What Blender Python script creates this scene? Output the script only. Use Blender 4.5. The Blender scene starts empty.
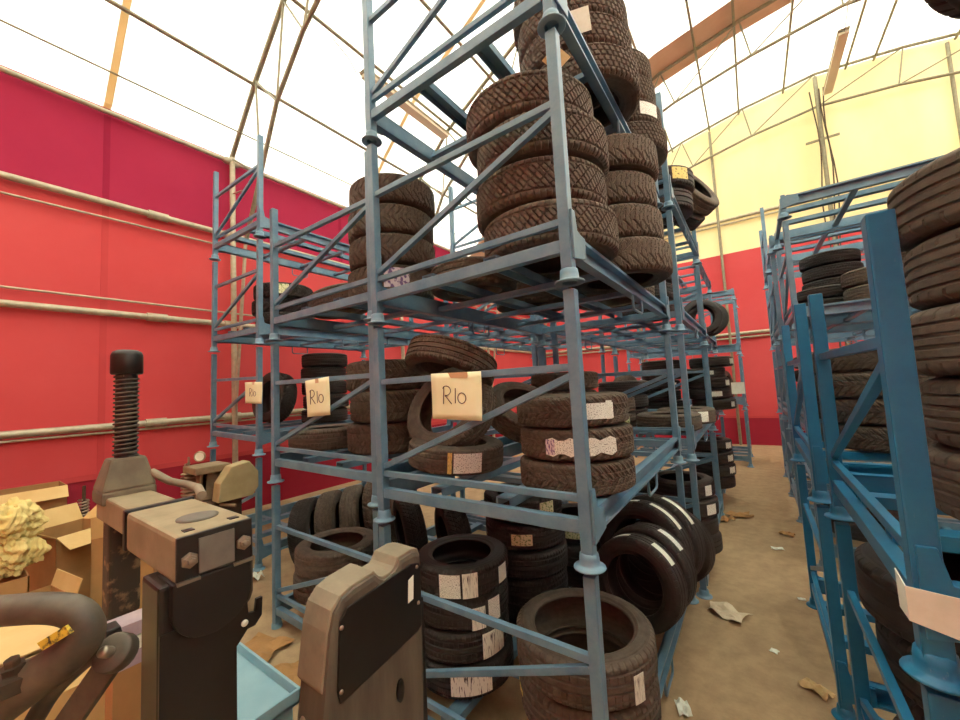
import bpy, bmesh, math, random
from mathutils import Vector, Matrix, Euler
random.seed(7)
PI = math.pi
SC = bpy.context.scene
COL = SC.collection

# ------------------------------------------------------------------ helpers
def lin(h):
    h = h.lstrip('#'); c = [int(h[i:i+2], 16)/255 for i in (0, 2, 4)]
    return tuple((x/12.92 if x <= .04045 else ((x+.055)/1.055)**2.4) for x in c) + (1,)

class MB:
    def __init__(s): s.v = []; s.f = []; s.sm = []
    def add(s, vs, fs, smooth=False):
        o = len(s.v); s.v += [tuple(v) for v in vs]
        for f in fs: s.f.append([i+o for i in f]); s.sm.append(smooth)
    def box(s, lo, hi):
        x0, y0, z0 = lo; x1, y1, z1 = hi
        s.add([(x0,y0,z0),(x1,y0,z0),(x1,y1,z0),(x0,y1,z0),(x0,y0,z1),(x1,y0,z1),(x1,y1,z1),(x0,y1,z1)],
              [(0,3,2,1),(4,5,6,7),(0,1,5,4),(1,2,6,5),(2,3,7,6),(3,0,4,7)])
    def bar(s, a, b, w, h, up=(0,0,1)):
        a = Vector(a); b = Vector(b); d = (b-a).normalized(); up = Vector(up)
        r = d.cross(up)
        if r.length < 1e-4: r = d.cross(Vector((1,0,0)))
        r.normalize(); u = r.cross(d)
        vs = []
        for p in (a, b):
            for sx, sz in ((-1,-1),(1,-1),(1,1),(-1,1)): vs.append(p + r*sx*w/2 + u*sz*h/2)
        s.add(vs, [(0,1,2,3),(7,6,5,4),(0,4,5,1),(1,5,6,2),(2,6,7,3),(3,7,4,0)])
    def tube(s, pts, r, n=10, caps=True):
        pts = [Vector(p) for p in pts]; rings = []; up = None
        for i, p in enumerate(pts):
            d = (pts[min(i+1, len(pts)-1)] - pts[max(i-1, 0)]).normalized()
            if up is None:
                up = Vector((0,0,1)) if abs(d.z) < .9 else Vector((1,0,0))
            u = (up - d*up.dot(d)).normalized(); up = u; w = d.cross(u)
            rr = r[i] if isinstance(r, (list, tuple)) else r
            rings.append([p + (u*math.cos(2*PI*k/n) + w*math.sin(2*PI*k/n))*rr for k in range(n)])
        vs = [v for g in rings for v in g]; fs = []
        for i in range(len(pts)-1):
            for k in range(n):
                k2 = (k+1) % n
                fs.append((i*n+k, (i+1)*n+k, (i+1)*n+k2, i*n+k2))
        s.add(vs, fs, True)
        if caps: s.add(rings[0], [tuple(range(n))]); s.add(rings[-1], [tuple(range(n-1,-1,-1))])
    def lathe(s, prof, c=(0,0,0), n=24, smooth=True, axis=None):
        c = Vector(c); M = Matrix.Identity(3)
        if axis is not None: M = Vector((0,0,1)).rotation_difference(Vector(axis)).to_matrix()
        vs = []
        for r, z in prof:
            for k in range(n):
                a = 2*PI*k/n; vs.append(c + M @ Vector((r*math.cos(a), r*math.sin(a), z)))
        fs = []
        for i in range(len(prof)-1):
            for k in range(n):
                k2 = (k+1) % n
                fs.append((i*n+k, i*n+k2, (i+1)*n+k2, (i+1)*n+k))
        s.add(vs, fs, smooth)
    def prism(s, poly, a, b):
        """poly: list of 3D points in one plane; extruded by vector (a..b offsets)"""
        a = Vector(a); b = Vector(b); n = len(poly)
        vs = [Vector(p)+a for p in poly] + [Vector(p)+b for p in poly]
        fs = [tuple(range(n-1,-1,-1)), tuple(range(n, 2*n))]
        for i in range(n):
            j = (i+1) % n; fs.append((i, j, n+j, n+i))
        s.add(vs, fs)
    def mesh(s, name, mat, bevel=0):
        me = bpy.data.meshes.new(name); me.from_pydata(s.v, [], s.f)
        me.polygons.foreach_set('use_smooth', s.sm)
        bm = bmesh.new(); bm.from_mesh(me); bmesh.ops.recalc_face_normals(bm, faces=bm.faces)
        if bevel:
            es = [e for e in bm.edges if e.is_manifold and e.calc_face_angle(0) > .6]
            bmesh.ops.bevel(bm, geom=es, offset=bevel, segments=2, affect='EDGES', profile=.6)
        bm.to_mesh(me); bm.free()
        if mat: me.materials.append(mat)
        me.update(); return me
    def build(s, name, mat, parent=None, bevel=0):
        return link(name, s.mesh(name, mat, bevel), parent)

def link(name, data, parent=None, M=None):
    o = bpy.data.objects.new(name, data); COL.objects.link(o)
    if parent is not None: o.parent = parent
    if M is not None: o.matrix_basis = M
    return o
def tag(o, label, cat, group=None, kind=None):
    o['label'] = label
    if cat: o['category'] = cat
    if group: o['group'] = group
    if kind: o['kind'] = kind
    return o
def struct(name, mb, mat, label=None):
    o = mb.build(name, mat); o['kind'] = 'structure'
    if label: o['label'] = label
    return o
def thing(name, loc, label, cat, group=None, M=None):
    o = link(name, None)
    if M is not None: o.matrix_basis = M
    else: o.location = loc
    return tag(o, label, cat, group)
def copy_tree(o, parent=None):
    c = o.copy(); COL.objects.link(c)
    if parent is not None:
        c.parent = parent
    for ch in KIDS.get(o.name, []): copy_tree(ch, c)
    return c
KIDS = {}
def note_kids(root):
    allo = [o for o in COL.objects]
    for o in allo:
        if o.parent is not None:
            KIDS.setdefault(o.parent.name, [])
            if o not in KIDS[o.parent.name]: KIDS[o.parent.name].append(o)

# ------------------------------------------------------------------ materials
def new_mat(name):
    m = bpy.data.materials.new(name); m.use_nodes = True
    nt = m.node_tree; b = nt.nodes['Principled BSDF']; return m, nt, b
def N(nt, t, **k):
    n = nt.nodes.new(t)
    for a, v in k.items(): setattr(n, a, v)
    return n
def noise(nt, scale, detail=4, rough=.55, coord='Object', stretch=None):
    tc = N(nt, 'ShaderNodeTexCoord'); nz = N(nt, 'ShaderNodeTexNoise')
    nz.inputs['Scale'].default_value = scale; nz.inputs['Detail'].default_value = detail
    nz.inputs['Roughness'].default_value = rough
    src = tc.outputs[coord]
    if stretch:
        mp = N(nt, 'ShaderNodeMapping'); mp.inputs['Scale'].default_value = stretch
        nt.links.new(src, mp.inputs['Vector']); src = mp.outputs['Vector']
    nt.links.new(src, nz.inputs['Vector']); return nz
def ramp(nt, src, stops):
    r = N(nt, 'ShaderNodeValToRGB'); e = r.color_ramp.elements
    while len(e) < len(stops): e.new(.5)
    for k, (p, c) in enumerate(stops): e[k].position = p; e[k].color = c
    nt.links.new(src, r.inputs['Fac']); return r
def simple(name, col, rough=.6, metal=0, var=.0, scale=8, bump=0, bscale=60, col2=None, lo=.35, hi=.7, coord='Object', stretch=None, spec=.5):
    m, nt, b = new_mat(name)
    c = lin(col) if isinstance(col, str) else col
    b.inputs['Roughness'].default_value = rough; b.inputs['Metallic'].default_value = metal
    b.inputs['Specular IOR Level'].default_value = spec
    if col2:
        nz = noise(nt, scale, 6, .6, coord, stretch)
        r = ramp(nt, nz.outputs['Fac'], [(lo, c), (hi, lin(col2))])
        nt.links.new(r.outputs['Color'], b.inputs['Base Color'])
    else: b.inputs['Base Color'].default_value = c
    if bump:
        nz2 = noise(nt, bscale, 4); bp = N(nt, 'ShaderNodeBump'); bp.inputs['Strength'].default_value = bump
        bp.inputs['Distance'].default_value = .01
        nt.links.new(nz2.outputs['Fac'], bp.inputs['Height']); nt.links.new(bp.outputs['Normal'], b.inputs['Normal'])
    return m
def fabric(name, col, col2, trans, scale=1.2, stretch=None):
    """tent fabric: partly lets the daylight through"""
    m, nt, b = new_mat(name); nt.nodes.remove(b)
    out = nt.nodes['Material Output']
    nz = noise(nt, scale, 5, .6, 'Object', stretch)
    r = ramp(nt, nz.outputs['Fac'], [(.3, lin(col)), (.75, lin(col2))])
    d = N(nt, 'ShaderNodeBsdfDiffuse'); t = N(nt, 'ShaderNodeBsdfTranslucent'); mx = N(nt, 'ShaderNodeMixShader')
    nt.links.new(r.outputs['Color'], d.inputs['Color']); nt.links.new(r.outputs['Color'], t.inputs['Color'])
    mx.inputs[0].default_value = trans
    nt.links.new(d.outputs[0], mx.inputs[1]); nt.links.new(t.outputs[0], mx.inputs[2]); nt.links.new(mx.outputs[0], out.inputs['Surface'])
    return m
def paint(name, base, light, dirt, rough=.38):
    m, nt, b = new_mat(name)
    n1 = noise(nt, 5, 6, .65); n2 = noise(nt, 38, 8, .7, 'Object', (1, 1, .35))
    r1 = ramp(nt, n1.outputs['Fac'], [(.35, lin(base)), (.7, lin(light))])
    r2 = ramp(nt, n2.outputs['Fac'], [(.66, (0,0,0,1)), (.74, (1,1,1,1))])
    mx = N(nt, 'ShaderNodeMix', data_type='RGBA')
    nt.links.new(r2.outputs['Color'], mx.inputs['Factor']); nt.links.new(r1.outputs['Color'], mx.inputs['A']); mx.inputs['B'].default_value = lin(dirt)
    nt.links.new(mx.outputs['Result'], b.inputs['Base Color'])
    b.inputs['Roughness'].default_value = rough
    return m
def printed(name, paper, ink, sx, sy, dens=.52):
    """paper sticker with rows of print"""
    m, nt, b = new_mat(name)
    tc = N(nt, 'ShaderNodeTexCoord'); mp = N(nt, 'ShaderNodeMapping'); mp.inputs['Scale'].default_value = (sx, sy, 1)
    nt.links.new(tc.outputs['UV'], mp.inputs['Vector'])
    nz = N(nt, 'ShaderNodeTexNoise'); nz.inputs['Scale'].default_value = 1; nz.inputs['Detail'].default_value = 2
    nt.links.new(mp.outputs['Vector'], nz.inputs['Vector'])
    r = ramp(nt, nz.outputs['Fac'], [(dens, lin(paper)), (dens+.07, lin(ink))])
    nt.links.new(r.outputs['Color'], b.inputs['Base Color']); b.inputs['Roughness'].default_value = .55
    return m

BLUE = paint('rack_paint_glare', '#557d97', '#7798aa', '#a4a9a2', .34)  # worn rack blue, greyed so its colour carries the glare
BLUE2 = paint('rack_paint_less_glare', '#1c6c98', '#2c80a8', '#86a0ac', .34)  # same rack paint, light difference put in as a deeper blue
CUPM = paint('rack_cup_paint', '#5d8aa6', '#7fa0b0', '#a8a28c', .4)
RUB = simple('rubber_dusty', '#585048', .78, col2='#6d6356', scale=9, bump=.15, bscale=90, spec=.3)
RUBD = simple('rubber_sidewall_dusty', '#4c443b', .7, col2='#60564b', scale=7, bump=.12, bscale=80, spec=.35)
BLK = simple('rubber_new_black', '#2c2927', .6, col2='#383431', scale=8, bump=.1, bscale=80, spec=.4)
BLKS = simple('rubber_new_sidewall', '#2a2725', .5, col2='#35312e', scale=8, spec=.45)
WHITE_ST = printed('sticker_print_white', '#eef4ea', '#55504a', 60, 16, .57)
LAB_ST = printed('sticker_print_label', '#eff5ec', '#4c4a48', 34, 15, .58)
GREEN_ST = printed('sticker_print_green', '#dfe2b8', '#7f9a52', 8, 5, .52)
PURP_ST = printed('sticker_print_purple', '#d8d0d8', '#71598c', 5, 3, .48)
BAR_ST = printed('sticker_print_barcode', '#eff4e6', '#3a3632', 26, 2, .57)
YEL_ST = printed('sticker_print_yellow', '#e8d27a', '#8a7a3a', 6, 4, .55)
WALLP = simple('masking_tag', '#d9bf8c', .8, col2='#c5a872', scale=20)
PAPER = simple('cream_paper', '#f3fad6', .85, col2='#edf3c8', scale=6)
PAPERW = simple('white_paper', '#edf3e6', .85, col2='#e0e6d4', scale=14)
INK = simple('pen_ink', '#3d3a38', .8)
TAPE = simple('packing_tape', '#d2b48c', .45)
STEELO = simple('truss_galvanised', '#85806a', .5, .35, col2='#989278', scale=14)
PIPE = simple('wall_pipe_galvanised', '#aba58e', .45, .3, col2='#c4bda4', scale=12)
ROOF = fabric('roof_fabric_white', '#f7f4ec', '#fbf9f2', .62)
SEAM = fabric('roof_seam_fabric', '#e6cfa0', '#ead6aa', .3)
BAND = fabric('roof_band_fabric', '#c6a88e', '#d0b49c', .2, 2)
GABLE = fabric('gable_fabric_cream', '#ebdcae', '#f2e7c4', .26, .9, (1, 1, .35))
RED = fabric('wall_fabric_red', '#d35356', '#d95e60', .06, .7)
REDD = fabric('wall_fabric_crimson', '#a93250', '#b43a57', .03, .8)
REDF = fabric('wall_fabric_flap', '#9c2c3c', '#a83545', .02, .9)
SEAMR = fabric('wall_weld_red', '#ca4d50', '#d05558', .05)
SEAMC = fabric('wall_weld_crimson', '#9a2a47', '#a2304c', .03)
BPLA = simple('black_plastic', '#161311', .42, col2='#1f1b17', scale=5)
BSTL = simple('black_steel_dusty', '#3d3830', .55, col2='#756b58', scale=6, lo=.4, hi=.75)
GHOUS = simple('housing_grey_dusty', '#5f5748', .75, col2='#7d745f', scale=6, bump=.1, bscale=40)
GDUST = simple('dust_grey_plastic', '#7c7361', .8, col2='#978c76', scale=5, bump=.1, bscale=40)
SDUST = simple('scuffed_grey_plastic', '#4b443a', .7, col2='#6b6252', scale=9, stretch=(1, 1, .15))
SAND = simple('dust_tan_paint', '#9d8f72', .75, col2='#85785d', scale=7)
BOLT = simple('bolt_metal', '#9a8f7e', .35, .8)
GPLATE = simple('grey_plate', '#635e55', .6, col2='#706a60', scale=20)
POSTM = simple('flaking_dark_paint', '#3c342a', .7, col2='#8a7455', scale=11, lo=.52, hi=.6)
CARD = simple('cardboard', '#b98f5c', .9, col2='#a47c4c', scale=3)
CARDL = simple('cardboard_light', '#dcc084', .9, col2='#cfae70', scale=3)
CARDI = simple('cardboard_inside', '#96714a', .9)
FOAM = simple('foam_cream', '#ead992', .95, col2='#dcc67c', scale=6, bump=.4, bscale=30)
TRAY = simple('tray_light_blue', '#9cc6d2', .4, col2='#88b6c6', scale=4)
PUMP = simple('pump_paint_sand', '#8f8166', .65, col2='#75674e', scale=9)
PUMPD = simple('pump_dark_metal', '#5a4b3a', .6, .3, col2='#3f3428', scale=12)
DGREEN = simple('belt_guard_paint', '#a89d75', .6, col2='#948860', scale=6)
CHROME = simple('gauge_metal', '#a89c84', .35, .7)
PURP = simple('lilac_carton', '#9d8aa2', .7, col2='#d8cbd0', scale=3)
YSTK = simple('yellow_sticker', '#d8c040', .6, col2='#3a3420', scale=60, lo=.5, hi=.62)
FLOURO = fabric('lamp_diffuser', '#e6dac0', '#ebe0c8', .2)
TREAD_PLASTIC = simple('clear_wrap', '#c9b795', .5, col2='#e0d4b8', scale=9)

# floor: dusty tan concrete
def floor_mat():
    m, nt, b = new_mat('floor_dusty_concrete')
    n1 = noise(nt, .9, 8, .62); n2 = noise(nt, 7, 8, .7); n3 = noise(nt, 60, 3, .6)
    r1 = ramp(nt, n1.outputs['Fac'], [(.3, lin('#9a8262')), (.55, lin('#b39a76')), (.75, lin('#c2aa86'))])
    r2 = ramp(nt, n2.outputs['Fac'], [(.3, lin('#846d50')), (.6, lin('#bba27c'))])
    mx = N(nt, 'ShaderNodeMix', data_type='RGBA'); mx.inputs['Factor'].default_value = .45
    nt.links.new(r1.outputs['Color'], mx.inputs['A']); nt.links.new(r2.outputs['Color'], mx.inputs['B'])
    nt.links.new(mx.outputs['Result'], b.inputs['Base Color'])
    b.inputs['Roughness'].default_value = .8
    bp = N(nt, 'ShaderNodeBump'); bp.inputs['Strength'].default_value = .25; bp.inputs['Distance'].default_value = .01
    ad = N(nt, 'ShaderNodeMath', operation='ADD'); nt.links.new(n2.outputs['Fac'], ad.inputs[0]); nt.links.new(n3.outputs['Fac'], ad.inputs[1])
    nt.links.new(ad.outputs[0], bp.inputs['Height']); nt.links.new(bp.outputs['Normal'], b.inputs['Normal'])
    return m
FLOOR = floor_mat()

# ------------------------------------------------------------------ the hall
XW, YB, XR, YF = -6.5, 12.5, 12.1, -6.0
def fz(x):
    pts = [(-7, .30), (-5.46, .25), (-4.15, .185), (-3.03, .105), (-1.46, .05), (-.9, 0), (20, 0)]
    for (a, za), (b, zb) in zip(pts, pts[1:]):
        if a <= x <= b: return za + (zb-za)*(x-a)/(b-a)
    return 0
mb = MB()
xs = [-6.6, -5.46, -4.8, -4.15, -3.6, -3.03, -2.2, -1.46, -.9, 0, 1, 3, 6, 9, 12.2]
ys = [YF-.1 + i*(YB-YF+.2)/12 for i in range(13)]
mb.add([(x, y, fz(x)) for x in xs for y in ys],
       [(i*13+j, (i+1)*13+j, (i+1)*13+j+1, i*13+j+1) for i in range(len(xs)-1) for j in range(12)], True)
mb.add([(-6.6, YF-.1, -.2), (12.2, YF-.1, -.2), (12.2, YB+.1, -.2), (-6.6, YB+.1, -.2)], [(0, 1, 2, 3)])
struct('floor', mb, FLOOR)

def wall_panel(name, axis, c, a0, a1, z0, z1, mat, t=.02):
    mb = MB()
    if axis == 'x': mb.box((c-t, a0, z0), (c, a1, z1))
    else: mb.box((a0, c, z0), (a1, c+t, z1))
    return struct(name, mb, mat)
wall_panel('wall_left', 'x', XW, YF, YB, 1.22, 4.97, RED)
wall_panel('wall_left_upper', 'x', XW, YF, YB, 4.97, 6.4, REDD)
wall_panel('wall_left_flap', 'x', XW, YF, YB, .1, 1.22, REDF)
wall_panel('wall_back', 'y', YB, XW, XR, .82, 5.93, RED)
wall_panel('wall_back_flap', 'y', YB, XW, XR, -.1, .82, REDF)
wall_panel('wall_right', 'x', XR+.02, YF, YB, -.1, 6.4, RED)
wall_panel('wall_front', 'y', YF-.02, XW, XR, -.1, 6.4, RED)
for k, y in enumerate((-2.8, -.46, 3.3)):
    mb = MB(); mb.box((XW, y-.035, 1.27), (XW+.004, y+.035, 4.95)); struct('trim_%d' % (k+1), mb, SEAMR)
    mb = MB(); mb.box((XW, y-.035, 4.99), (XW+.004, y+.035, 6.35)); struct('trim_%d' % (k+11), mb, SEAMC)
mb = MB(); mb.box((XW, YF, 1.2), (XW+.012, YB, 1.27)); struct('trim_4', mb, SEAMR)
mb = MB(); mb.box((XW, YB-.012, .8), (XR, YB, .87)); struct('trim_5', mb, SEAMR)

half = [(-6.4, 6.35), (-5.5, 7.3), (-4.6, 8.1), (-2.6, 9.2), (-.6, 9.9), (1.1, 10.25), (2.8, 10.45)]
prof = half + [(5.6-x, z) for x, z in half[::-1][1:]]
def arc_z(x, off=0):
    for (a, za), (b, zb) in zip(prof, prof[1:]):
        if a-1e-6 <= x <= b+1e-6: return za + (zb-za)*(x-a)/(b-a) + off
    return 6.3
def roof_strip(name, y0, y1, mat, off=.06, x0=None, x1=None):
    mb = MB(); pts = [(x, z+off) for x, z in prof]
    pts = [(XW-.05, 6.38+off-.06)] + pts + [(XR+.07, 6.38+off-.06)]
    vs = []
    for y in (y0, y1):
        vs += [(x, y, z) for x, z in pts] + [(x, y, z+.015) for x, z in pts]
    n = len(pts); fs = []
    for i in range(n-1):
        fs += [(i, i+1, 2*n+i+1, 2*n+i), (n+i, 3*n+i, 3*n+i+1, n+i+1), (i, n+i, n+i+1, i+1), (2*n+i, 2*n+i+1, 3*n+i+1, 3*n+i)]
    fs += [(0, 2*n, 3*n, n), (n-1, 2*n-1, 4*n-1, 3*n-1)]
    mb.add(vs, fs); return struct(name, mb, mat)
roof_strip('ceiling', YF, -.51, ROOF)
roof_strip('ceiling_seam', -.51, -.43, SEAM)
roof_strip('ceiling_panel', -.43, 3.78, ROOF)
roof_strip('ceiling_seam_middle', 3.78, 3.86, SEAM)
roof_strip('ceiling_panel_middle', 3.86, 8.05, ROOF)
roof_strip('ceiling_band', 8.05, 9.15, BAND)
roof_strip('ceiling_panel_back', 9.15, YB+.02, ROOF)
# gable fabric above the back and front walls
def gable(name, y, z0, mat):
    mb = MB(); vs = [(x, y, z+.06) for x, z in prof]; vs = [(XW, y, z0)] + [(XW, y, 6.4)] + vs + [(XR, y, 6.4), (XR, y, z0)]
    mb.prism(vs, (0, 0, 0), (0, .02, 0)); return struct(name, mb, mat)
gable('wall_back_gable', YB, 5.93, GABLE); gable('wall_front_gable', YF-.02, 6.4, GABLE)

# steel of the hall ----------------------------------------------------
def wall_rail(zbig, zsmall, label):
    t = thing('wall_rail', (XW+.08, 3, zbig), label, 'pipe', 'rails along the left wall')
    mb = MB(); mb.tube([(0, YF-2.9, 0), (0, YB-3.1, 0)], .045, 10)
    mb.build('main_pipe', PIPE, t)
    mb = MB(); mb.tube([(-.02, YF-2.9, zsmall-zbig), (-.02, YB-3.1, zsmall-zbig)], .016, 6); mb.build('thin_pipe', PIPE, t)
    for y in (-4.9+2.0, -1.9, 1.9, 5.7):
        mb = MB(); mb.tube([(0, y-.12, 0), (0, y+.12, 0)], .062, 10); mb.build('coupling', PIPE, t)
    return t
wall_rail(1.88, 1.80, 'lowest galvanised pipe rail along the red left wall')
wall_rail(3.42, 3.62, 'middle galvanised pipe rail running along the red left wall')
wall_rail(4.97, 4.76, 'upper galvanised pipe rail where the left wall turns dark crimson')
t = thing('eave_pipe', (XW+.1, 3, 6.28), 'galvanised eave pipe along the top edge of the crimson wall', 'pipe')
mb = MB(); mb.tube([(0, YF-2.9, 0), (0, YB-3.1, 0)], .035, 8); mb.build('pipe', PIPE, t)
for y in (-1.9, 1.9):
    mb = MB(); mb.tube([(0, y-.15, 0), (0, y-.1, 0), (0, y+.1, 0), (0, y+.15, 0)], [.035, .06, .06, .035], 8); mb.build('coupling', PIPE, t)
for z, lab in ((3.38, 'lower galvanised pipe across the red back wall'), (6.98, 'upper brown pipe across the cream back wall')):
    t = thing('wall_rail', (2.8, YB-.08, z), lab, 'pipe', 'rails across the back wall')
    mb = MB(); mb.tube([(-9.2, 0, 0), (9.2, 0, 0)], .05, 8); mb.build('main_pipe', PIPE, t)
    mb = MB(); mb.tube([(-9.2, 0, -.13), (9.2, 0, -.13)], .028, 6); mb.build('thin_pipe', PIPE, t)

def truss(y, label, legs=True):
    t = thing('roof_truss', (2.8, y, 6.3), label, 'truss', 'arched trusses under the roof')
    P = [Vector((x, 0, z)) - Vector((2.8, 0, 6.3)) for x, z in prof]
    inn = []
    for i, p in enumerate(P):
        d = (P[min(i+1, len(P)-1)] - P[max(i-1, 0)]).normalized(); n = Vector((d.z, 0, -d.x))
        inn.append(p + n*(.95 if 0 < i < len(P)-1 else .9))
    inn[0] = Vector((-8.7, 0, -1.6)); inn[-1] = Vector((8.7, 0, -1.6))
    def dense(L):
        o = []
        for a, b in zip(L, L[1:]):
            n = max(1, round((b-a).length/1.25))
            o += [a.lerp(b, k/n) for k in range(n)]
        return o+[L[-1]]
    mb = MB(); mb.tube(P, .04, 8); mb.build('outer_chord', STEELO, t)
    mb = MB(); mb.tube(inn, .035, 8); mb.build('inner_chord', STEELO, t)
    A = dense(P); B = dense(inn)
    mb = MB(); m = min(len(A), len(B))
    for k in range(m):
        a = A[min(len(A)-1, round(k*(len(A)-1)/(m-1)))]; b = B[min(len(B)-1, round((k+.5)*(len(B)-1)/(m)))]
        mb.tube([a, b], .018, 6)
        if k+1 < m: mb.tube([b, A[min(len(A)-1, round((k+1)*(len(A)-1)/(m-1)))]], .018, 6)
    w = mb.build('web_bars', STEELO, t)
    if legs:
        for s in (-1, 1):
            mb = MB(); b = 6.3-(fz(-6.4) if s < 0 else 0)
            mb.tube([(s*9.18, 0, .05), (s*9.12, 0, -b)], .045, 8)
            mb.tube([(s*8.7, 0, -1.6), (s*9.12, 0, -4.4)], .028, 8)
            for zz in (-.6, -1.6, -2.9): mb.tube([(s*9.16, 0, zz), (s*(8.7 + max(0, (-zz-1.6))*.15), 0, zz-.1)], .015, 6)
            mb.build('column', PIPE, t)
    return t
truss(1.1, 'nearest arched roof truss, meeting the left wall behind the empty rack')
truss(4.9, 'second arched roof truss, crossing above the main rack tower')
truss(8.7, 'third arched roof truss under the brown roof band')
truss(12.3, 'farthest arched roof truss in front of the cream back gable')
for x, o, lab in ((-5.53, 0, 'lowest'), (-4.5, 0, 'second'), (-3.37, 0, 'third'), (-2.2, 0, 'fourth'), (-.9, 0, 'fifth'), (.2, 0, 'sixth'), (1.0, 0, 'seventh'), (2.1, 0, 'eighth'), (3.45, 0, 'ninth'), (4.0, 0, 'tenth'), (5.4, 0, 'eleventh')):
    mb = MB(); mb.tube([(x, YF, arc_z(x)-.02), (x, YB-.05, arc_z(x)-.02)], .03, 6)
    tag(mb.build('roof_purlin', STEELO), '%s roof purlin counted from the left wall, a long thin steel pipe' % lab, 'pipe', 'purlins along the roof')
mb = MB(); mb.tube([(-6.05, YF, 6.66), (-6.05, YB-.05, 6.66)], .014, 6)
tag(mb.build('steel_cable', STEELO), 'thin steel cable just above the crimson wall', 'cable')
for x, lab in ((-2.4, 'left gable post of the cream back wall'), (.19, 'gable post beside the tyre-topped far rack on the back wall'), (5.25, 'ochre gable post at the right of the back wall')):
    mb = MB(); mb.tube([(x, 12.4, 0), (x, 12.4, arc_z(x)-.1)], .04, 8)
    tag(mb.build('gable_post', STEELO), lab, 'post', 'posts of the back gable')
t = thing('gable_post', (2.78, 12.2, 0), 'ridge post of the back wall wrapped in hanging cables', 'post', 'posts of the back gable')
mb = MB(); mb.tube([(0, 0, 0), (0, 0, 10.3)], .05, 8); mb.build('post', STEELO, t)
for k, dx in enumerate((-.11, .09, .14)):
    mb = MB(); mb.tube([(dx+.05*math.sin(z*1.7+k), -.06, z) for z in [i*.55 for i in range(19)]], .016, 6); mb.build('cable', PUMPD, t)
mb = MB(); mb.box((-.35, -.05, 8.45), (.35, 0, 8.5)); mb.build('crossbar', STEELO, t)

def strip_lamp(p, q, label):
    p = Vector(p); q = Vector(q); t = thing('strip_lamp', p.lerp(q, .5), label, 'lamp', 'fluorescent strip lamps')
    d = (q-p)/2
    mb = MB(); mb.bar(-d, d, .2, .05); mb.build('housing', SAND, t, .006)
    mb = MB(); mb.box((-.09, -d.length+.03, -.09), (.09, d.length-.03, -.026)); mb.build('diffuser', FLOURO, t)
    for s in (-1, 1):
        mb = MB(); mb.tube([Vector((0, s*d.length*.8, .02)), Vector((0, s*d.length*.8, .22))], .008, 6); mb.build('hanger', STEELO, t)
    mb = MB(); mb.tube([(0, -d.length, 0), (-.02, -d.length-.12, -.14), (0, -d.length-.3, .02), (0, -d.length-.6, .15)], .008, 6); mb.build('cord', PUMPD, t)
strip_lamp((-4.55, 2.5, 7.92), (-4.55, 4.8, 7.92), 'tan strip lamp hanging under the roof behind the tall left post')
strip_lamp((2.95, 9.6, 9.6), (2.95, 11.9, 9.6), 'tan strip lamp hanging below the roof ridge at upper right')

# ------------------------------------------------------------------ tyres
NA, NW = 456, 46
def frac(x): return x - math.floor(x)
def groove(x, c, w): return 1.0 if abs(x-c) < w else 0.0
def tread_fn(kind):
    def rib(a, s):
        g = max(groove(abs(s), .30, .028), groove(abs(s), .10, .028))
        u = a/(2*PI)*64
        if abs(s) > .33 and frac(u) < .26: g = max(g, .75)
        elif .13 < abs(s) < .28 and frac(u+.5*(s > 0)) < .14: g = max(g, .6)
        return g
    def winter(a, s):
        u = a/(2*PI)*46; g = max(groove(abs(s), .2, .026), .0)
        if frac(u + abs(s)*3.0) < .34 and abs(s) > .03: g = 1.3
        if frac(u*2 + abs(s)*6.0 + .55) < .18: g = max(g, .6)
        if groove(s, .02*math.sin(a*56), .016): g = 1
        return g
    def direct(a, s):
        u = a/(2*PI)*34; g = 0
        v = frac(u - 2.6*abs(s)**.8 + (.5 if s > 0 else 0))
        if v < .22 and abs(s) > .05: g = 1
        if abs(s) < .36 and frac(u*2 - 1.2*abs(s)) < .13: g = max(g, .6)
        if abs(s) > .38 and frac(u*2) < .22: g = max(g, .8)
        return g
    def diamond(a, s):
        u = a/(2*PI)*72; g = groove(abs(s), .32, .018)
        if abs(s) > .33:
            if frac(u) < .2: g = 1
        else:
            if frac(u + 5.2*abs(s+.32)) < .17 or (frac(u*.5 - 3.1*s) < .085): g = 1
        return g
    def block(a, s):
        u = a/(2*PI)*60; r = math.floor((s+.5)*6); f = frac((s+.5)*6)
        g = 1.0 if f < .16 and 0 < r else 0
        if frac(u + .5*(r % 2) + f*.35) < .24: g = 1
        return g
    def ribbed(a, s):
        g = max(groove(abs(s), .27, .03), groove(abs(s), .09, .03))
        if abs(s) > .34 and frac(a/(2*PI)*40) < .12: g = .7
        return g
    def slick(a, s):
        g = max(groove(abs(s), .28, .022), groove(s, 0, .022))
        if abs(s) > .36 and frac(a/(2*PI)*48) < .12: g = .5
        return g
    return dict(rib=rib, winter=winter, direct=direct, diamond=diamond, block=block, slick=slick, ribbed=ribbed)[kind]
def crown(s):
    a = abs(2*s)
    return 1 - .012*a*a - (.06*((a-.78)/.22)**2 if a > .78 else 0)
TREAD = {}
def tread_mesh(kind, mat):
    key = (kind, mat.name)
    if key in TREAD: return TREAD[key]
    fn = tread_fn(kind); vs = []; depth = .022
    ss = [-.5 + i/NW for i in range(NW+1)]
    for i in range(NA):
        a = 2*PI*i/NA; ca, sa = math.cos(a), math.sin(a)
        for s in ss:
            r = crown(s)
            if abs(s) < .485: r -= depth*fn(a, s)
            vs.append((r*ca, r*sa, s))
    fs = []; m = NW+1
    for i in range(NA):
        i2 = (i+1) % NA
        for j in range(NW): fs.append((i*m+j, i2*m+j, i2*m+j+1, i*m+j+1))
    me = bpy.data.meshes.new('tread_'+kind); me.from_pydata(vs, [], fs)
    me.materials.append(mat); me.update(); TREAD[key] = me
    return me
SIDE = {}
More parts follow.
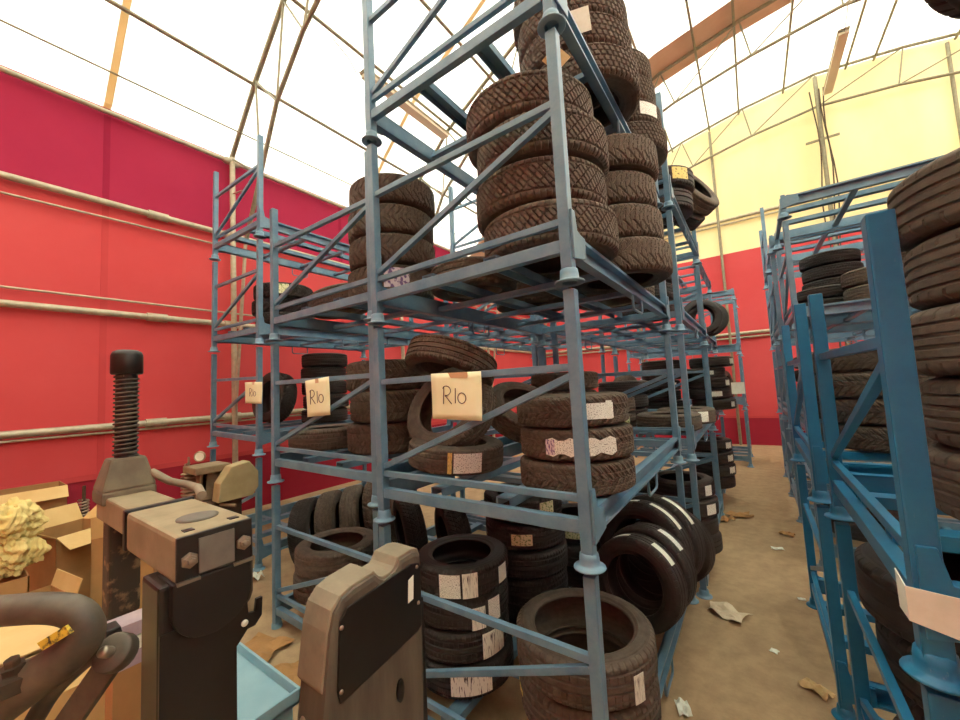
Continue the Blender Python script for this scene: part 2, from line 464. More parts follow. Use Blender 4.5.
def side_mesh(mat, low=False):
    key = (mat.name, low)
    if key in SIDE: return SIDE[key]
    p = [(.93, .5), (.915, .515), (.905, .512), (.90, .522), (.86, .538), (.852, .534), (.846, .54), (.80, .545), (.76, .54), (.74, .533), (.735, .538), (.72, .533), (.70, .515), (.68, .49), (.672, .486), (.664, .488), (.645, .46), (.635, .44), (.635, .41), (.65, .39), (.67, .4), (.72, .44), (.80, .45), (.87, .43), (.925, .36), (.935, .2), (.937, 0)]
    if low: p = [(r if r > .9 else .93-(.93-r)*.74, z) for r, z in p]
    mb = MB(); mb.lathe(p, n=72); me = mb.mesh('tyre_sidewall', mat); SIDE[key] = me
    return me
ST = {}
def sticker_mesh(dang, h, mat, wavy=0):
    key = (round(dang, 3), round(h, 3), mat.name, wavy)
    if key in ST: return ST[key]
    n = 12; vs = []; uv = []
    rows = [-.5, -.25, 0, .25, .5]
    for k in range(n+1):
        a = (k/n-.5)*dang
        for j in rows:
            z = j*h*(1 + (wavy*.25*math.sin(k*1.9)))
            r = 1.006 - .012*(2*z)**2*0
            vs.append((r*math.cos(a), r*math.sin(a), z)); uv.append((k/n, j+.5))
    m = len(rows); fs = []
    for k in range(n):
        for j in range(m-1): fs.append((k*m+j, (k+1)*m+j, (k+1)*m+j+1, k*m+j+1))
    nv = len(vs)
    vs += [(x*.994, y*.994, z) for x, y, z in vs]; uv += uv
    fs += [tuple(nv+i for i in f[::-1]) for f in fs]
    per = [k*m for k in range(n+1)] + [n*m+j for j in range(1, m)] + [k*m+m-1 for k in range(n-1, -1, -1)] + [j for j in range(m-2, 0, -1)]
    for i in range(len(per)):
        j = (i+1) % len(per); fs.append((per[i], nv+per[i], nv+per[j], per[j]))
    me = bpy.data.meshes.new('sticker'); me.from_pydata(vs, [], fs); me.materials.append(mat)
    ul = me.uv_layers.new()
    for lp in me.loops: ul.data[lp.index].uv = uv[lp.vertex_index]
    me.update(); ST[key] = me
    return me
def tyre(kind, c, R, w, label, group, axis=(0,0,1), spin=None, stickers=(), black=False, cat='tyre', low=False):
    """c: centre of the tyre"""
    q = Vector((0,0,1)).rotation_difference(Vector(axis).normalized()).to_matrix().to_4x4()
    vert = abs(Vector(axis).normalized().z) > .999
    if spin is None: spin = random.uniform(0, 6.28)
    base = Vector(c) - Vector((0, 0, w/2 if vert else R*.9))
    Mw = Matrix.Translation(Vector(c)) @ q
    t = thing('car_tyre', base, label, cat, group)
    Mt = Matrix.Translation(Vector(c)-base) @ q
    S = Matrix.Diagonal((R, R, w*.905, 1)); Sp = Matrix.Rotation(spin, 4, 'Z')
    link('tread', tread_mesh(kind, BLK if black else RUB), t, Mt @ Sp @ S)
    sm = side_mesh(BLKS if black else RUBD, low)
    link('sidewall', sm, t, Mt @ Sp @ S)
    link('sidewall', sm, t, Mt @ Matrix.Rotation(PI, 4, 'X') @ Sp @ S)
    for st in stickers:
        ang, s, dang, h, mat = st[:5]; wavy = st[5] if len(st) > 5 else 0
        link('sticker', sticker_mesh(dang, h, mat, wavy), t, Mt @ Matrix.Rotation(math.radians(ang), 4, 'Z') @ Matrix.Translation((0, 0, s*w)) @ S)
    return t
NUM = {2: 'two', 3: 'three', 4: 'four', 5: 'five', 6: 'six'}
def stack(kind, x, y, z0, R, ws, what, where, group, stickers=None, black=False, jit=.015, low=False, offs=None):
    n = len(ws); z = z0; out = []
    ords = {1: ['single'], 2: ['bottom', 'top'], 3: ['bottom', 'middle', 'top'], 4: ['bottom', 'second lowest', 'second highest', 'top'],
            5: ['bottom', 'second lowest', 'middle', 'second highest', 'top']}[n]
    for i, w in enumerate(ws):
        dx, dy = (offs[i] if offs else (random.uniform(-jit, jit), random.uniform(-jit, jit)))
        lab = ('%s %s tyre %s' % (ords[i], what, where)) if n > 1 else ('%s tyre %s' % (what, where))
        out.append(tyre(kind, (x+dx, y+dy, z+w/2), R*random.uniform(.985, 1.0), w, lab, group, stickers=(stickers or {}).get(i, ()), black=black, low=low))
        z += w
    return out

DECK = .256
# main tower (centre), tier by tier ---------------------------------
g = 'tyres stacked at the open corner of the centre tower'
stack('winter', -.2, .43, 1.3+DECK, .32, [.171]*3, 'winter', 'of the three-high stack at the middle shelf corner', g,
      {2: [(-44, .0, .62, .52, LAB_ST), (-31, .02, .12, .6, WHITE_ST)], 1: [(-62, -.02, 1.15, .5, WHITE_ST, 1), (-92, -.02, .16, .5, PURP_ST)]})
stack('diamond', -.32, .45, 2.6+DECK, .408, [.255]*4, 'wide diamond-tread', 'of the big stack at the upper shelf front', 'wide tyres on the upper shelf',
      offs=[(.03, .0), (-.015, 0), (.01, .0), (-.06, 0)])
stack('direct', -.12, 1.24, 2.6+DECK, .365, [.245, .25, .245, .245], 'directional-tread', 'of the stack behind the big one on the upper shelf', 'directional tyres on the upper shelf',
      offs=[(.03, 0), (-.01, .01), (-.03, .01), (.0, -.01)])
stack('block', -.25, 1.07, 3.9+DECK, .42, [.24, .24, .25, .25], 'large block-tread', 'of the front stack on the highest shelf', 'tyres on the highest shelf',
      offs=[(.03, 0), (-.005, .0), (-.02, .01), (-.05, .0)])
stack('block', -.24, 2.02, 3.9+DECK, .40, [.22, .23, .25, .25], 'block-tread', 'of the stack at the back of the highest shelf', 'tyres on the highest shelf',
      {1: [(-31, 0, .5, .55, LAB_ST)]}, offs=[(.06, 0), (.03, 0), (0, 0), (-.02, 0)])
g = 'loose tyres piled behind the sign on the middle shelf'
tyre('rib', (-1.09, .42, 1.69), .335, .18, 'tyre lying flat under the leaning one behind the big paper sign', g, axis=(.10, .0, .99), stickers=[(-38, 0, .55, .75, LAB_ST), (-58, 0, .08, .8, YEL_ST)])
tyre('rib', (-1.19, .5, 1.98), .35, .19, 'tyre leaning with its hollow facing out behind the paper sign', g, axis=(.06, -.84, .54))
tyre('rib', (-1.13, .46, 2.32), .335, .19, 'tilted rib-tread tyre topping the loose pile above the paper sign', g, axis=(.1, .38, .92))
tyre('rib', (-.88, 1.06, 1.92), .32, .2, 'tyre slumped sideways at the right back of the loose pile', g, axis=(.55, -.25, .8))
stack('winter', -.84, 1.8, 1.3+DECK, .32, [.17]*4, 'winter', 'of the four-high stack behind the loose pile on the middle shelf', 'tyres at the back of the middle shelf')
g = 'tyres lying low on the upper shelf of the centre tower'
tyre('rib', (-1.03, .66, 2.6+DECK+.1), .33, .2, 'tyre lying flat to the left of the big stack on the upper shelf', g)
stack('rib', -.98, 1.55, 2.6+DECK, .36, [.2]*2, 'dusty', 'of the low pair at the back of the upper shelf', g)
tyre('rib', (-.35, 1.98, 2.6+DECK+.1), .36, .2, 'tyre lying flat behind the directional stack on the upper shelf', g)
g = 'dark tyres on the ground shelf of the centre tower'
stack('rib', -1.09, .42, .258, .325, [.19]*4, 'dark rib-tread', 'of the labelled ground stack beside the grey cover', g,
      {3: [(-66, -.02, .42, .8, WHITE_ST), (-43, -.02, .3, .85, BAR_ST), (4, 0, .3, .6, PAPERW)], 2: [(-33, -.1, .28, .75, BAR_ST), (-12, 0, .3, .8, WHITE_ST)], 1: [(-13, 0, .55, .85, BAR_ST)], 0: [(-46, .06, .8, .75, BAR_ST)]}, black=True)
stack('rib', -1.0, 1.18, .258, .33, [.2]*5, 'dark', 'of the five-high stack behind the labelled ground-shelf stack', g, {4: [(-62, -.05, .5, .45, GREEN_ST), (-25, .1, .4, .5, GREEN_ST)], 3: [(-65, 0, .5, .45, GREEN_ST)]}, black=True)
stack('slick', -.88, 1.98, .258, .33, [.2]*3, 'dark smooth-tread', 'of the short stack at the back of the ground shelf', g, {2: [(-75, 0, .5, .5, GREEN_ST)]}, black=True)
stack('rib', -.27, .545, .258, .40, [.24]*2, 'dusty low-profile', 'of the wide pair at the foot of the front post', 'wide low-profile tyres at the front post',
      {1: [(-27, -.1, .17, .62, BAR_ST)], 0: [(-148, 0, .5, .12, YEL_ST)]}, low=True)
g = 'dark tyres standing along the aisle'
for k, (x, y, z, R_, ax, st, lab) in enumerate((
        (-.14, 1.27, .67, .315, (-.16, -.98, .10), [(42, .1, .55, .35, PAPERW), (100, .1, .4, .25, PAPERW)], 'nearest standing tyre in the aisle row, its open face toward the viewer'),
        (-.11, 1.49, .68, .32, (-.18, -.97, .10), [(45, .1, .6, .35, LAB_ST)], 'second standing tyre in the aisle row, tight behind the nearest'),
        (-.19, 1.72, .74, .37, (-.2, -.97, .09), [(45, .1, .75, .3, PAPERW), (92, .1, .35, .3, WHITE_ST)], 'taller third standing tyre with white tread stickers in the aisle row'),
        (-.14, 1.94, .74, .37, (-.22, -.97, .09), [(42, .1, .8, .3, PAPERW)], 'fourth standing tyre with a white stripe sticker in the aisle row'),
        (-.05, 2.2, .62, .32, (-.2, -.97, .12), [], 'last tyre leaning at the far end of the aisle row'))):
    tyre('slick', (x, y, z), R_, .19, lab, g, axis=ax, stickers=st, black=True, spin=.2)
# left tower ---------------------------------------------------------
def lz(x): return .054 + (-1.459-x)*.035
g = 'tyres on the left tower'
stack('direct', -1.86, .60, 2.6+DECK+.07, .38, [.252]*4, 'directional', 'of the four-high stack on top of the left tower', 'tyres on top of the left tower',
      {0: [(-36, 0, .55, .7, PURP_ST)]}, offs=[(-.03, 0), (0, 0), (-.01, 0), (.01, .01)])
tyre('rib', (-2.62, .62, 3.07), .34, .19, 'tyre tilted against the four-high stack, pale sidewall up, on the left tower', 'tyres on top of the left tower', axis=(-.16, -.12, .97))
stack('winter', -2.0, .64, 1.3+DECK+.07, .37, [.262]*3, 'chunky winter', 'of the stack behind the double posts on the left tower', g, offs=[(-.03, 0), (.02, 0), (-.02, 0)])
tyre('rib', (-2.74, .47, 1.3+DECK+.085+.1), .34, .2, 'tyre lying flat alone below the second paper sign', g)
stack('rib', -2.66, .5, .345, .37, [.22]*2, 'dusty', 'of the ground pair inside the left tower', 'tyres on the ground of the left tower')
g = 'tyres standing in a row on the ground by the left wall'
for k, (x, R_, kd) in enumerate(((0, .39, 'winter'), (0, .41, 'winter'), (0, .42, 'rib'), (0, .43, 'winter'), (0, .39, 'rib'))):
    x = -3.73 + .09*k; y = .85 + .265*k
    tyre(kd, (x, y, fz(x)+R_*.99), R_, .22, '%s tyre of the standing row on the ground behind the left tower' % ['leftmost', 'second', 'middle', 'fourth', 'rightmost'][k], g, axis=(.75, .63, .15), black=(k == 0))
tyre('winter', (-2.42, 1.2, .685), .35, .22, 'dark winter tyre standing upright just left of the double posts', 'upright tyres beside the double posts', axis=(.5, .85, .1), black=True)
tyre('winter', (-1.86, 1.25, .685), .35, .22, 'dark winter tyre standing just behind the double posts', 'upright tyres beside the double posts', axis=(.55, .83, .1), black=True, stickers=[(100, 0, .35, .3, PAPERW)])
# wall tower -----------------------------------------------------------
g = 'tyres on the tower by the left wall'
stack('winter', -4.52, 1.0, 2.6+DECK+.2, .37, [.2]*3, 'studded winter', 'of the three-high stack on the tower by the wall', g, {2: [(-30, 0, .4, .7, GREEN_ST)]}, black=True, offs=[(.05, 0), (-.06, 0), (0, 0)])
tyre('winter', (-4.66, .92, 1.3+DECK+.25+.345), .345, .24, 'tyre standing upright behind the small paper sign on the wall tower', g, axis=(.12, -.97, .2), black=True)
stack('rib', -4.53, 1.6, 1.3+DECK+.2, .32, [.2]*5, 'dark', 'of the five-high stack behind the upright tyre on the wall tower', g, black=True)
# second row of towers ---------------------------------------------------
g = 'tyres in the second row along the aisle'
stack('slick', -.09, 3.19, .258, .33, [.19]*4, 'black', 'of the low aisle-side stack beyond the standing row', g, {3: [(-30, 0, .3, .6, WHITE_ST)], 2: [(-32, 0, .4, .6, WHITE_ST)]}, black=True)
stack('slick', -.82, 3.3, .258, .33, [.19]*3, 'black', 'of the stack beside the low aisle-side one in the second row', g, black=True)
tyre('rib', (-.15, 3.03, 1.3+DECK+.095), .33, .19, 'dusty flat tyre nearest on the second-row shelf', g)
tyre('rib', (-.07, 3.78, 1.3+DECK+.095), .33, .19, 'dusty flat tyre with a round white tag, second on the second-row shelf', g, stickers=[(-48, 0, .4, .7, WHITE_ST)])
stack('rib', -.85, 3.08, 1.3+DECK, .33, [.19]*2, 'dusty', 'of the pair farther inside the second-row shelf', g, {0: [(-40, 0, .5, .7, GREEN_ST)], 1: [(-80, 0, .5, .5, GREEN_ST)]})
stack('rib', -.85, 3.85, 1.3+DECK, .33, [.19]*3, 'dark', 'of the stack deeper on the second-row shelf', g, black=True)
tyre('rib', (-1.0, 4.7, 1.3+DECK+.33), .33, .2, 'tyre standing upright at the back of the second-row shelf', g, axis=(.9, -.3, .1))
stack('rib', -.35, 3.3, 2.6+DECK, .33, [.2]*3, 'dark', 'of the stack on the second-row upper shelf', g, black=True)
g = 'tyres heaped on top of the second row'
tyre('slick', (-.17, 3.6, 3.9+DECK+.13), .42, .255, 'lower flat tyre at the front of the heap on top of the second row', g, black=True)
tyre('slick', (-.14, 3.58, 3.9+DECK+.39), .425, .255, 'flat tyre with a yellow label at the front of the heap on the second row', g, stickers=[(-42, .02, .5, .62, YEL_ST)], black=True)
tyre('slick', (-.02, 4.44, 4.62), .42, .24, 'first slanted tyre leaning toward the aisle behind the yellow-labelled one', g, axis=(.8, -.35, .48), black=True)
tyre('slick', (.17, 4.38, 4.76), .42, .24, 'outermost slanted tyre hanging over the aisle on top of the second row', g, axis=(.8, -.35, .48))
# third row -------------------------------------------------------------
g = 'black tyres in the third row'
stack('slick', -.05, 6.05, .258, .335, [.2]*4, 'black', 'of the tall ground stack at the far end of the aisle', g, {3: [(-28, .05, .42, .5, WHITE_ST, 1)], 1: [(-28, .05, .4, .5, WHITE_ST, 1)], 2: [(-28, 0, .4, .5, WHITE_ST, 1)]}, black=True, offs=[(.0, 0), (.02, 0), (.01, 0), (0, 0)])
stack('slick', .02, 6.1, 1.3+DECK, .335, [.18]*5, 'black', 'of the aisle-side stack above the far ground stack', g, {4: [(-15, 0, .5, .5, PAPERW, 1)], 2: [(-20, 0, .4, .5, PAPERW, 1)], 1: [(-62, 0, .5, .5, WHITE_ST)], 3: [(-70, 0, .4, .4, WHITE_ST)], 0: [(-30, 0, .25, .5, WHITE_ST)]}, black=True, offs=[(.05, 0), (-.02, 0), (-.02, 0), (-.06, 0), (.06, .02)])
stack('slick', -.72, 5.85, 1.3+DECK, .33, [.18]*5, 'black', 'of the inner stack in the third row', g, {2: [(-40, 0, .4, .5, WHITE_ST)]}, black=True, jit=.04)
tyre('slick', (-.02, 6.3, 2.6+DECK+.345), .335, .2, 'black tyre standing with its hole toward the aisle, high in the third row', g, axis=(.32, -.93, .12), black=True)
tyre('slick', (.06, 6.62, 2.6+DECK+.345), .335, .2, 'black tyre close behind the high standing one in the third row', g, axis=(.32, -.93, .12), black=True)
tyre('slick', (.1, 9.6, 1.3+DECK+.345), .33, .2, 'tyre standing alone in the far empty rack behind the white sheet', 'tyres in the far rack', axis=(.95, -.2, .1))
# right-hand racks -----------------------------------------------------
g = 'tall tyres filling the nearest right-hand rack'
stack('ribbed', 1.58, .5, 1.3+DECK, .40, [.262]*5, 'huge', 'of the stack at the right edge, in the nearest right-hand rack', g, black=False, offs=[(0, 0), (.015, 0), (-.01, 0), (.02, 0), (0, .01)])
stack('slick', 1.39, .74, .258, .40, [.26]*4, 'dark', 'of the ground stack behind the nearest right-hand post', g, black=True, offs=[(.03, .02), (.06, 0), (.03, 0), (-.02, 0)])
stack('winter', 1.42, 2.25, 1.3+DECK, .365, [.182]*4, 'fine-tread', 'of the stack in the second right-hand rack', 'tyres in the second right-hand rack')
stack('rib', 1.8, 2.25, .258, .33, [.2]*2, 'dark', 'of the ground pair in the second right-hand rack', 'tyres in the second right-hand rack', black=True)
g = 'tyres in the farther right-hand racks'
stack('rib', 1.92, 4.36, 2.6+DECK, .33, [.19]*2, 'dusty', 'of the pair high in the third right-hand rack', g)
stack('slick', 1.5, 4.88, 2.6+DECK, .30, [.16]*2, 'dark', 'of the small pair high in the third right-hand rack', g, black=True)
stack('rib', 2.62, 4.42, 2.6+DECK, .33, [.2]*2, 'dusty', 'of the inner pair high in the third right-hand rack', g)
stack('slick', 1.55, 4.4, 1.3+DECK, .36, [.2]*4, 'dark', 'of the stack on the middle shelf of the third right-hand rack', g, black=True)
stack('slick', 1.55, 6.0, 1.3+DECK, .36, [.2]*4, 'dark', 'of the stack on the middle shelf of the fourth right-hand rack', g, black=True)
stack('rib', 1.75, 6.0, 2.6+DECK, .35, [.2]*5, 'dark', 'of the tall stack on the fourth right-hand rack', g, black=True)
stack('rib', 2.6, 6.0, 2.6+DECK, .35, [.2]*5, 'dusty', 'of the inner tall stack on the fourth right-hand rack', g)
stack('slick', 1.55, 4.4, .258, .34, [.2]*2, 'dark', 'of the ground pair in the third right-hand rack', g, black=True)
tyre('rib', (1.39, -.71, 2.96), .405, .2, 'dark tyre jutting into the top right corner of the picture', 'tyres on the rack beside the viewer', black=True)

# ------------------------------------------------------------------ racks
def rack_proto(W, D=2.5, H=1.3, mat=BLUE, post_h=None, cup=CUPM, s=.056):
    r = link('tyre_rack', None); ph = post_h or H
    for (x, y) in ((0, 0), (-W, 0), (0, D), (-W, D)):
        mb = MB(); mb.box((x-s/2, y-s/2, .03), (x+s/2, y+s/2, ph-.03))
        p = mb.build('post', mat, r, .006)
        mb = MB(); mb.lathe([(.034, .07), (.041, .066), (.044, .045), (.045, .022), (.052, .015), (.070, .010), (.0715, .004), (.067, 0), (.036, .003)], (x, y, 0), 20)
        mb.build('foot_cup', cup, p)
    for y in (0, D):
        mb = MB(); mb.bar((-W+s/2, y, .182), (-s/2, y, .182), .045, .064); mb.build('end_beam', mat, r, .004)
        if post_h is None:
            mb = MB(); mb.bar((-W+s/2, y, .305), (-s/2, y, .305), .03, .034); mb.build('guard_rail', mat, r, .003)
            mb = MB(); mb.bar((-W+s/2, y, .905), (-s/2, y, .905), .032, .036); mb.build('guard_rail', mat, r, .003)
            mb = MB(); mb.bar((-W+s/2, y, .35), (-s/2, y, .862), .03, .034); mb.build('brace', mat, r, .003)
    for x, sg in ((0, 1), (-W, -1)):
        mb = MB()
        for a, b, z0, z1 in ((-.028, .028, .232, .25), (-.028, .028, .135, .15), (-.028 if sg > 0 else .014, -.014 if sg > 0 else .028, .135, .25)):
            mb.box((x+a, s/2, z0), (x+b, D-s/2, z1))
        sb = mb.build('side_beam', mat, r)
        for y, dy in ((0, 1), (D, -1)):
            bt = .35 if post_h is None else .27; pl = [(0, bt), (0, .11), (.08, .125), (.16, .14), (.16, .245), (.10, .25), (.06, .26), (.045, bt-.02), (.04, bt)]
            mb = MB(); mb.prism([(x+sg*.03, y+dy*(a-.02), z) for a, z in pl], (0, 0, 0), (sg*.012, 0, 0)); mb.build('corner_bracket', mat, sb, .003)
        for yc in (D*.5,):
            mb = MB(); xx = x+sg*.02
            mb.tube([(xx, yc-.13, .14), (xx, yc-.13, .05), (xx, yc-.11, .03), (xx, yc+.11, .03), (xx, yc+.13, .05), (xx, yc+.13, .14)], .009, 6); mb.build('lifting_hook', mat, sb)
    for x in (-W*.33, -W*.67):
        mb = MB(); mb.box((x-.045, .02, .20), (x-.037, D-.02, .244)); mb.box((x+.037, .02, .20), (x+.045, D-.02, .244))
        mb.box((x-.045, .02, .243), (x+.045, D-.02, .25)); mb.build('deck_rail', mat, r)
    for y in (D*.25, D*.5, D*.75):
        mb = MB(); mb.bar((-W+.03, y, .182), (-.03, y, .182), .06, .035); mb.build('cross_member', mat, r, .003)
    return r
def place(proto, used, M, label, group):
    r = proto if not used else copy_tree(proto)
    r.matrix_basis = M
    return tag(r, label, 'tyre rack', group)
def col(proto_key, M0, tiers, labels, group, H=1.3):
    for k in tiers:
        pr, used = PROTO[proto_key]
        place(pr, used, M0 @ Matrix.Translation((0, 0, k*H)), labels[k], group)
        PROTO[proto_key][1] = True
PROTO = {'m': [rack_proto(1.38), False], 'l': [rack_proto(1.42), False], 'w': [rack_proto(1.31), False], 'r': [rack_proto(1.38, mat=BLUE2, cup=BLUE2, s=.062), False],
         'f': [rack_proto(1.38, post_h=.27), False]}
note_kids(None)
T = Matrix.Translation
lv = ['ground', 'second', 'third', 'topmost']
def labs(desc): return ['%s-tier blue steel rack %s' % (l, desc) for l in lv]
col('m', T((0, 0, 0)), range(4), labs('of the centre tower with the big paper sign'), 'racks of the centre tower')
ML = T((-1.56, 0.085, .056)) @ Matrix.Rotation(.012, 4, 'Y')
col('l', ML, range(3), labs('of the left tower just left of the double posts'), 'racks of the left tower')
MW = T((-4.147, .46, .186)) @ Matrix.Rotation(.03, 4, 'Y')
col('w', MW, range(4), labs('of the tower standing against the left wall'), 'racks of the wall tower')
col('m', T((.1, 2.65, 0)), range(4), labs('of the tower directly behind the centre tower'), 'racks behind the centre tower')
col('m', T((-1.56, 2.75, .056)) @ Matrix.Rotation(.012, 4, 'Y'), range(4), labs('of the tower behind the left tower'), 'racks behind the left tower')
col('m', T((.06, 5.32, 0)), range(3), labs('of the third tower along the aisle'), 'racks of the third aisle tower')
col('f', T((.06, 5.32, 0)), [3], [None]*3 + ['short-post rack frame capping the third tower along the aisle'], 'flat rack frames')
RZ = Matrix.Rotation(-PI/2, 4, 'Z'); RZ2 = Matrix.Rotation(PI/2, 4, 'Z')
# far rack, turned a quarter
MO = T((.45, 9.1, 0)) @ RZ2 @ T((1.38, 0, 0))
col('m', MO, range(3), labs('of the far, nearly empty tower before the back wall'), 'racks of the far tower')
col('f', MO, [3], [None]*3 + ['short-post rack frame capping the far tower before the back wall'], 'flat rack frames')
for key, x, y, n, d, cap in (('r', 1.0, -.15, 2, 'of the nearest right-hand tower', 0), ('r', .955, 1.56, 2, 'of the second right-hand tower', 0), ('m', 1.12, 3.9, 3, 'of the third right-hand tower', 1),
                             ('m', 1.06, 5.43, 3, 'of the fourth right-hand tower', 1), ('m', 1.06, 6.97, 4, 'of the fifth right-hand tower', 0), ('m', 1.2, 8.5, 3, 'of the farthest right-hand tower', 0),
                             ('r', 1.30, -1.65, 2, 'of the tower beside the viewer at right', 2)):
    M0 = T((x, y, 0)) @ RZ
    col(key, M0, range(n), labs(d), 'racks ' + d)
    if cap: col('f', M0, [n], [None]*n + ['short-post rack frame capping the %s' % (d.split()[2] + ' right-hand tower' if cap == 1 else 'tower beside the viewer at right')], 'flat rack frames')

# ------------------------------------------------------------------ paper signs and tags
def strokes(segs, r):
    mb = MB()
    for s in segs: mb.tube([(x, -.0085, z) for x, z in s], r, 5)
    return mb
def arcp(cx, cz, rx, rz, a0, a1, n=12): return [(cx+rx*math.cos(math.radians(a0+(a1-a0)*k/n)), cz+rz*math.sin(math.radians(a0+(a1-a0)*k/n))) for k in range(n+1)]
def sign(loc, w, h, rot, label, tapew=.5):
    t = thing('paper_sign', loc, label, 'paper sign', 'paper signs reading R10')
    t.rotation_euler = rot
    mb = MB(); n = 8; vs = []
    for i in range(n+1):
        for j in range(n+1):
            u, v = i/n-.5, j/n-1; vs.append((u*w, .004*math.sin(u*5+v*3)-.002, v*h))
    fs = [(i*(n+1)+j, (i+1)*(n+1)+j, (i+1)*(n+1)+j+1, i*(n+1)+j+1) for i in range(n) for j in range(n)]
    mb.add(vs, fs, True)
    sh = mb.build('sheet', PAPER, t); so = sh.modifiers.new('thick', 'SOLIDIFY'); so.thickness = .0015
    k = h/.3; q = 1.2*k
    S = [[(-.075*q, -.09*k), (-.08*q, -.2*k)], [(-.083*q, -.1*k)] + arcp(-.06*q, -.115*k, .032*q, .03*k, 120, -100), [(-.068*q, -.145*k), (-.022*q, -.2*k)],
         [(.005*q, -.1*k), (.003*q, -.195*k)], arcp(.047*q, -.163*k, .027*q, .033*k, 60, 420, 18)]
    strokes(S, .0028*k).build('handwriting', INK, t)
    mb = MB(); mb.box((-tapew*w/2+.02*w, -.006, -.035*k), (tapew*w/2, -.003, .0)); mb.build('tape', TAPE, t)
    return t
sign((-.70, -.03, 2.225), .36, .265, (0, math.radians(1.5), 0), 'largest cream paper sign reading R10, taped to the centre tower rail')
sign((-2.2, .045, 2.275), .33, .30, (.0, math.radians(-3), 0), 'cream R10 paper sign on the left tower rail, middle in size', .16)
sign((-4.09, .40, 2.34), .42, .25, (0, math.radians(2), 0), 'smallest R10 paper sign, hung on the wall tower post', .12)
mb = MB(); mb.box((-.13, -.004, -.27), (.13, 0, 0)); o = mb.build('paper_note', PAPERW); o.location = (.36, 9.06, 1.95)
tag(o, 'blank white sheet fixed low on the far rack post', 'paper')
# masking paper wrapped round the right front post
t = thing('paper_wrap', (1.0, -.15, 1.5), 'torn cream paper wrapped around the nearest right-hand post', 'paper')
mb = MB(); prof_w = [(-.05, -.2), (-.045, -.05), (-.043, .05), (.0, .052), (.05, .05)]
vs = []
pts = [(-.05, .035), (-.05, -.05), (.05, -.052), (.1, -.075), (.17, -.10), (.26, -.13)]
n = len(pts)
for i, (x, y) in enumerate(pts):
    vs += [(x, y, -.05 + .012*math.sin(i*2.1) - .006*i), (x*1.02, y*1.04, .045 + .01*math.cos(i*1.7))]
mb.add(vs, [(2*i, 2*i+2, 2*i+3, 2*i+1) for i in range(n-1)]); o = mb.build('wrap', PAPERW, t); so = o.modifiers.new('thick', 'SOLIDIFY'); so.thickness = .003
def flat_tag(name, loc, w, h, rot, mat, label, cat='paper tag', group='small tags on tyres'):
    mb = MB(); mb.box((-w/2, -.002, -h/2), (w/2, .002, h/2)); o = mb.build(name, mat); o.location = loc; o.rotation_euler = rot
    return tag(o, label, cat, group)
flat_tag('paper_tag', (-.005, .045, 3.77), .1, .1, (.1, math.radians(48), math.radians(30)), WALLP, 'small tan tag stuck beside the front post on the wide top tyre')
flat_tag('paper_tag', (-.063, .671, 4.52), .13, .15, (.2, -.1, math.radians(24)), PAPERW, 'pale tag on the large tyre at the top of the picture')

# ------------------------------------------------------------------ tyre changer in the foreground
fzc = fz(-.95)
tc = thing('tyre_changer', (-.95, -1.2, fzc), 'black tyre changer machine with spring-topped post and dusty arm, front left', 'tyre changer')
def P(b, name, mat, bevel=0, parent=None):
    mb = b; mb.v = [(x+.95, y+1.2, z-fzc) for x, y, z in mb.v]
    return mb.build(name, mat, parent or tc, bevel)
mb = MB(); mb.box((-.99, -1.32, .1), (-.82, -1.11, 1.585)); colm = P(mb, 'column', BPLA, .012)
mb = MB(); mb.box((-1.48, -1.5, 0), (-.78, -1.06, .1)); P(mb, 'base_plate', BPLA, .01)
mb = MB(); mb.box((-.825, -1.318, .3), (-.815, -1.112, 1.45)); P(mb, 'front_cover', BPLA)
pts = [(-1.295, 1.59)] + [(-1.185+.105*math.cos(a)*1.05, 1.5+.1*math.sin(a)) for a in [PI+PI*k/14 for k in range(15)]] + [(-1.075, 1.59)]
mb = MB(); mb.prism([(0, y, z) for y, z in pts], (-.93, 0, 0), (-.79, 0, 0)); P(mb, 'rounded_guard', BPLA, .006)
mb = MB(); mb.box((-1.33, -1.287, 1.585), (-.805, -1.068, 1.725)); arm = P(mb, 'arm_sleeve', SAND, .014)
mb = MB(); mb.box((-.807, -1.285, 1.585), (-.795, -1.07, 1.722)); fp = P(mb, 'end_plate', BPLA, .004)
mb = MB(); mb.box((-.796, -1.228, 1.6), (-.788, -1.128, 1.705)); P(mb, 'name_plate', GPLATE)
for y in (-1.252, -1.098):
    mb = MB(); mb.lathe([(.0, .0), (.024, 0), (.024, .008), (.017, .010), (.017, .016), (.012, .017), (.010, .028), (0, .03)], (-.795, y, 1.648), 6, False, (1, 0, 0)); P(mb, 'hex_bolt', BOLT)
for y in (-1.255, -1.1):
    mb = MB(); mb.box((-.80, y-.03, 1.583), (-.783, y+.03, 1.592)); P(mb, 'clip', BOLT)
mb = MB(); mb.lathe([(0, 0), (.062, 0), (.062, .006), (.05, .008), (0, .008)], (-.98, -1.17, 1.724), 20); P(mb, 'oval_cap', GPLATE)
for y in (-1.24, -1.11):
    mb = MB(); mb.box((-.86, y-.014, 1.724), (-.83, y+.014, 1.728)); P(mb, 'slot_cover', BPLA)
mb = MB(); mb.box((-1.37, -1.29, 1.58), (-1.335, -1.064, 1.73)); P(mb, 'arm_collar', BPLA, .006)
mb = MB(); mb.box((-1.98, -1.26, 1.60), (-1.37, -1.095, 1.715)); P(mb, 'inner_arm', SAND, .01)
mb = MB(); mb.box((-1.985, -1.235, 1.14), (-1.865, -1.115, 1.72)); P(mb, 'tool_post', POSTM, .015)
mb = MB(); mb.lathe([(.0, 0), (.05, 0), (.055, .05), (.06, .16), (.04, .165)], (-1.94, -1.175, .98), 20); P(mb, 'post_tip', PUMPD)
